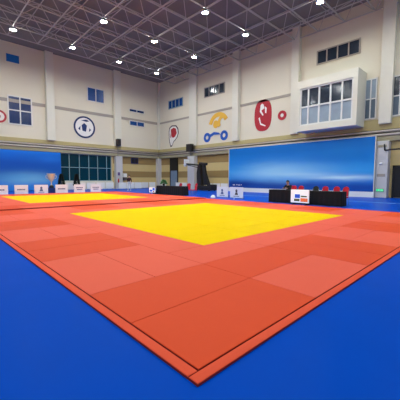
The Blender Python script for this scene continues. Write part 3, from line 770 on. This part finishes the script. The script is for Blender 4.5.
# ------------------------------------------------------------------ people
def skin_obj(name, verts, edges, radii, m, parent, sub=2):
    me = bpy.data.meshes.new(name); me.from_pydata(verts, edges, []); me.materials.append(m)
    o = bpy.data.objects.new(name, me); COL.objects.link(o); o.parent = parent
    md = o.modifiers.new('skin', 'SKIN'); md.use_smooth_shade = True
    for i, r in enumerate(radii):
        d = me.skin_vertices[0].data[i]; d.radius = (r, r) if not isinstance(r, tuple) else r
        d.use_root = (i == 0)
    if sub:
        s_ = o.modifiers.new('sub', 'SUBSURF'); s_.levels = sub; s_.render_levels = sub
    return o
def person(label, loc, rz, J, shirt, trousers):
    """J: joint positions; faces local -y"""
    t = thing('person', label, 'person', loc, rz)
    order = ['pelvis', 'spine', 'chest', 'neck', 'jaw', 'head', 'crown']
    rad = {'pelvis': .12, 'spine': .115, 'chest': .13, 'neck': .055, 'jaw': .078, 'head': .098, 'crown': .07, 'sho': .062, 'elb': .043, 'wri': .028, 'palm': .035, 'hip': .088, 'kne': .058, 'ank': .04, 'toe': .035}
    vs, es, rs, ix = [], [], [], {}
    def add(k, p, r, par=None):
        ix[k] = len(vs); vs.append(tuple(p)); rs.append(r)
        if par is not None: es.append((ix[par], ix[k]))
    prev = None
    for k in order: add(k, J[k], rad[k], prev); prev = k
    hd = Vector(J['head'])
    add('nose', hd + Vector((0, -.115, -.02)), .012, 'head')
    for s, n_ in ((-1, 'l'), (1, 'r')):
        add('ear' + n_, hd + Vector((s * .1, .01, -.01)), .016, 'head')
        par = 'chest'
        for k in ('sho', 'elb', 'wri', 'palm'): add(k + n_, J[k + n_], rad[k], par); par = k + n_
        w, p = Vector(J['wri' + n_]), Vector(J['palm' + n_]); d = (p - w).normalized()
        sd = Vector((0, -1, 0)); sd = (sd - d * sd.dot(d)).normalized()
        for q, (o_, ln) in enumerate(((-.028, .07), (-.009, .08), (.01, .075), (.028, .058))):
            a_ = p + sd * o_ + d * .02
            add('f%d%s' % (q, n_), a_ + d * ln * .5, .0095, 'palm' + n_); add('g%d%s' % (q, n_), a_ + d * ln + Vector((-s * .015, 0, 0)), .008, 'f%d%s' % (q, n_))
        add('th' + n_, w * .5 + p * .5 + sd * .045, .011, 'palm' + n_); add('tt' + n_, p + sd * .06 + d * .02, .009, 'th' + n_)
        par = 'pelvis'
        for k in ('hip', 'kne', 'ank', 'toe'): add(k + n_, J[k + n_], rad[k], par); par = k + n_
    skin_obj('body', vs, es, rs, M['skin'], t, 2)
    # face
    f = MB()
    for s in (-1, 1): f.ell(hd + Vector((s * .035, -.093, .005)), (.014, .008, .008), 8)
    f.build('eyes', M['hair'], t)
    MB().ell(hd + Vector((0, -.088, -.06)), (.026, .01, .007), 8).build('mouth', M['red_emblem'], t)
    # hair cap
    h = MB()
    ret = bmesh.ops.create_uvsphere(h.bm, u_segments=18, v_segments=12, radius=1)
    for v in ret['verts']: v.co = Vector((v.co.x * .112, v.co.y * .122 + .012, v.co.z * .125 + .035)) + hd
    dele = [v for v in h.bm.verts if (v.co.z - hd.z) < .05 and (v.co.y - hd.y) < -.02 or (v.co.z - hd.z) < -.06]
    bmesh.ops.delete(h.bm, geom=dele, context='VERTS')
    for fc in h.bm.faces: fc.smooth = True
    h.build('hair', M['hair'], t)
    # shirt
    k = ['pelvis', 'spine', 'chest', 'collar', 'shol', 'elbl', 'cufl', 'shor', 'elbr', 'cufr']
    JJ = dict(J)
    JJ['collar'] = Vector(J['chest']) * .35 + Vector(J['neck']) * .65
    for n_ in 'lr': JJ['cuf' + n_] = Vector(J['elb' + n_]) * .25 + Vector(J['wri' + n_]) * .75
    skin_obj('shirt', [tuple(JJ[q]) for q in k], [(0, 1), (1, 2), (2, 3), (2, 4), (4, 5), (5, 6), (2, 7), (7, 8), (8, 9)],
             [.142, .14, .152, .078, .08, .06, .047, .08, .06, .047], shirt, t)
    k = ['pelvis', 'hipl', 'knel', 'ankl', 'hipr', 'kner', 'ankr']
    skin_obj('trousers', [tuple(Vector(J[q]) + (Vector((0, 0, .02)) if q.startswith('ank') else Vector((0, 0, 0)))) for q in k], [(0, 1), (1, 2), (2, 3), (0, 4), (4, 5), (5, 6)],
             [.135, .108, .078, .062, .108, .078, .062], trousers, t)
    for n_ in 'lr':
        a, b_ = Vector(J['ank' + n_]), Vector(J['toe' + n_])
        d = b_ - a; d.z = 0
        s_ = MB().ell((a + b_) / 2 + Vector((0, 0, -.012 - ((a.z + b_.z) / 2 - .055))), (.052, .15, .055), 12)
        s_.build('shoe', M['white'], t)
    return t
V = lambda x, y, z: Vector((x, y, z))
stand = dict(pelvis=V(0, 0, .96), spine=V(0, -.01, 1.14), chest=V(0, 0, 1.32), neck=V(0, 0, 1.49), jaw=V(0, -.03, 1.575), head=V(0, -.015, 1.65), crown=V(0, 0, 1.72),
             shol=V(-.19, 0, 1.4), elbl=V(-.25, .06, 1.13), wril=V(-.24, -.06, .9), palml=V(-.235, -.09, .82),
             shor=V(.19, 0, 1.4), elbr=V(.25, .02, 1.13), wrir=V(.26, -.1, .9), palmr=V(.255, -.13, .82),
             hipl=V(-.09, 0, .93), knel=V(-.1, -.12, .52), ankl=V(-.1, -.14, .09), toel=V(-.11, -.28, .035),
             hipr=V(.09, 0, .93), kner=V(.1, .06, .5), ankr=V(.1, .2, .09), toer=V(.11, .06, .035))
sc_p = person('person walking in dark maroon top and pale trousers by the left wall', (17.1, 30.35, 0), -.9, {k: v * 1.06 for k, v in stand.items()}, M['maroon_cloth'], M['pale_cloth'])
sit = dict(pelvis=V(0, .08, .6), spine=V(0, .1, .78), chest=V(0, .06, .96), neck=V(0, .0, 1.12), jaw=V(0, -.05, 1.19), head=V(0, -.05, 1.265), crown=V(0, -.03, 1.335),
           shol=V(-.19, .05, 1.04), elbl=V(-.25, -.12, .86), wril=V(-.12, -.4, .885), palml=V(-.08, -.48, .885),
           shor=V(.19, .05, 1.04), elbr=V(.25, -.12, .86), wrir=V(.12, -.4, .885), palmr=V(.08, -.48, .885),
           hipl=V(-.1, .04, .59), knel=V(-.12, -.38, .58), ankl=V(-.12, -.36, .1), toel=V(-.12, -.5, .04),
           hipr=V(.1, .04, .59), kner=V(.12, -.38, .58), ankr=V(.12, -.36, .1), toer=V(.12, -.5, .04))
person('seated person in black at the left end of the officials table', (16.65, 8.75, 0), F, sit, M['dark_suit'], M['dark_suit'])

# ------------------------------------------------------------------ light, world, camera
w = bpy.data.worlds.new('hall_ambience'); S.world = w; w.use_nodes = True
bg = w.node_tree.nodes['Background']
bg.inputs[0].default_value = (.88, .97, 1.0, 1); bg.inputs[1].default_value = .42

cam = bpy.data.cameras.new('camera'); cam.sensor_width = 36; cam.lens = 294.12 * 36 / 400
cam.clip_end = 200
co = bpy.data.objects.new('camera', cam); COL.objects.link(co)
pitch, yaw, roll = -.0725, .8075, .0045
Fw = Vector((math.cos(yaw) * math.cos(pitch), math.sin(yaw) * math.cos(pitch), math.sin(pitch)))
Rt = Vector((math.sin(yaw), -math.cos(yaw), 0)); Up = Rt.cross(Fw)
R2 = Rt * math.cos(roll) + Up * math.sin(roll); U2 = Up * math.cos(roll) - Rt * math.sin(roll)
co.matrix_world = Matrix(((R2.x, U2.x, -Fw.x, -1.4976), (R2.y, U2.y, -Fw.y, -1.5755), (R2.z, U2.z, -Fw.z, 1.499), (0, 0, 0, 1)))
S.camera = co
S.view_settings.view_transform = 'Standard'; S.view_settings.look = 'None'
S.view_settings.gamma = 1; S.view_settings.exposure = 0.0
S.view_settings.use_curve_mapping = False
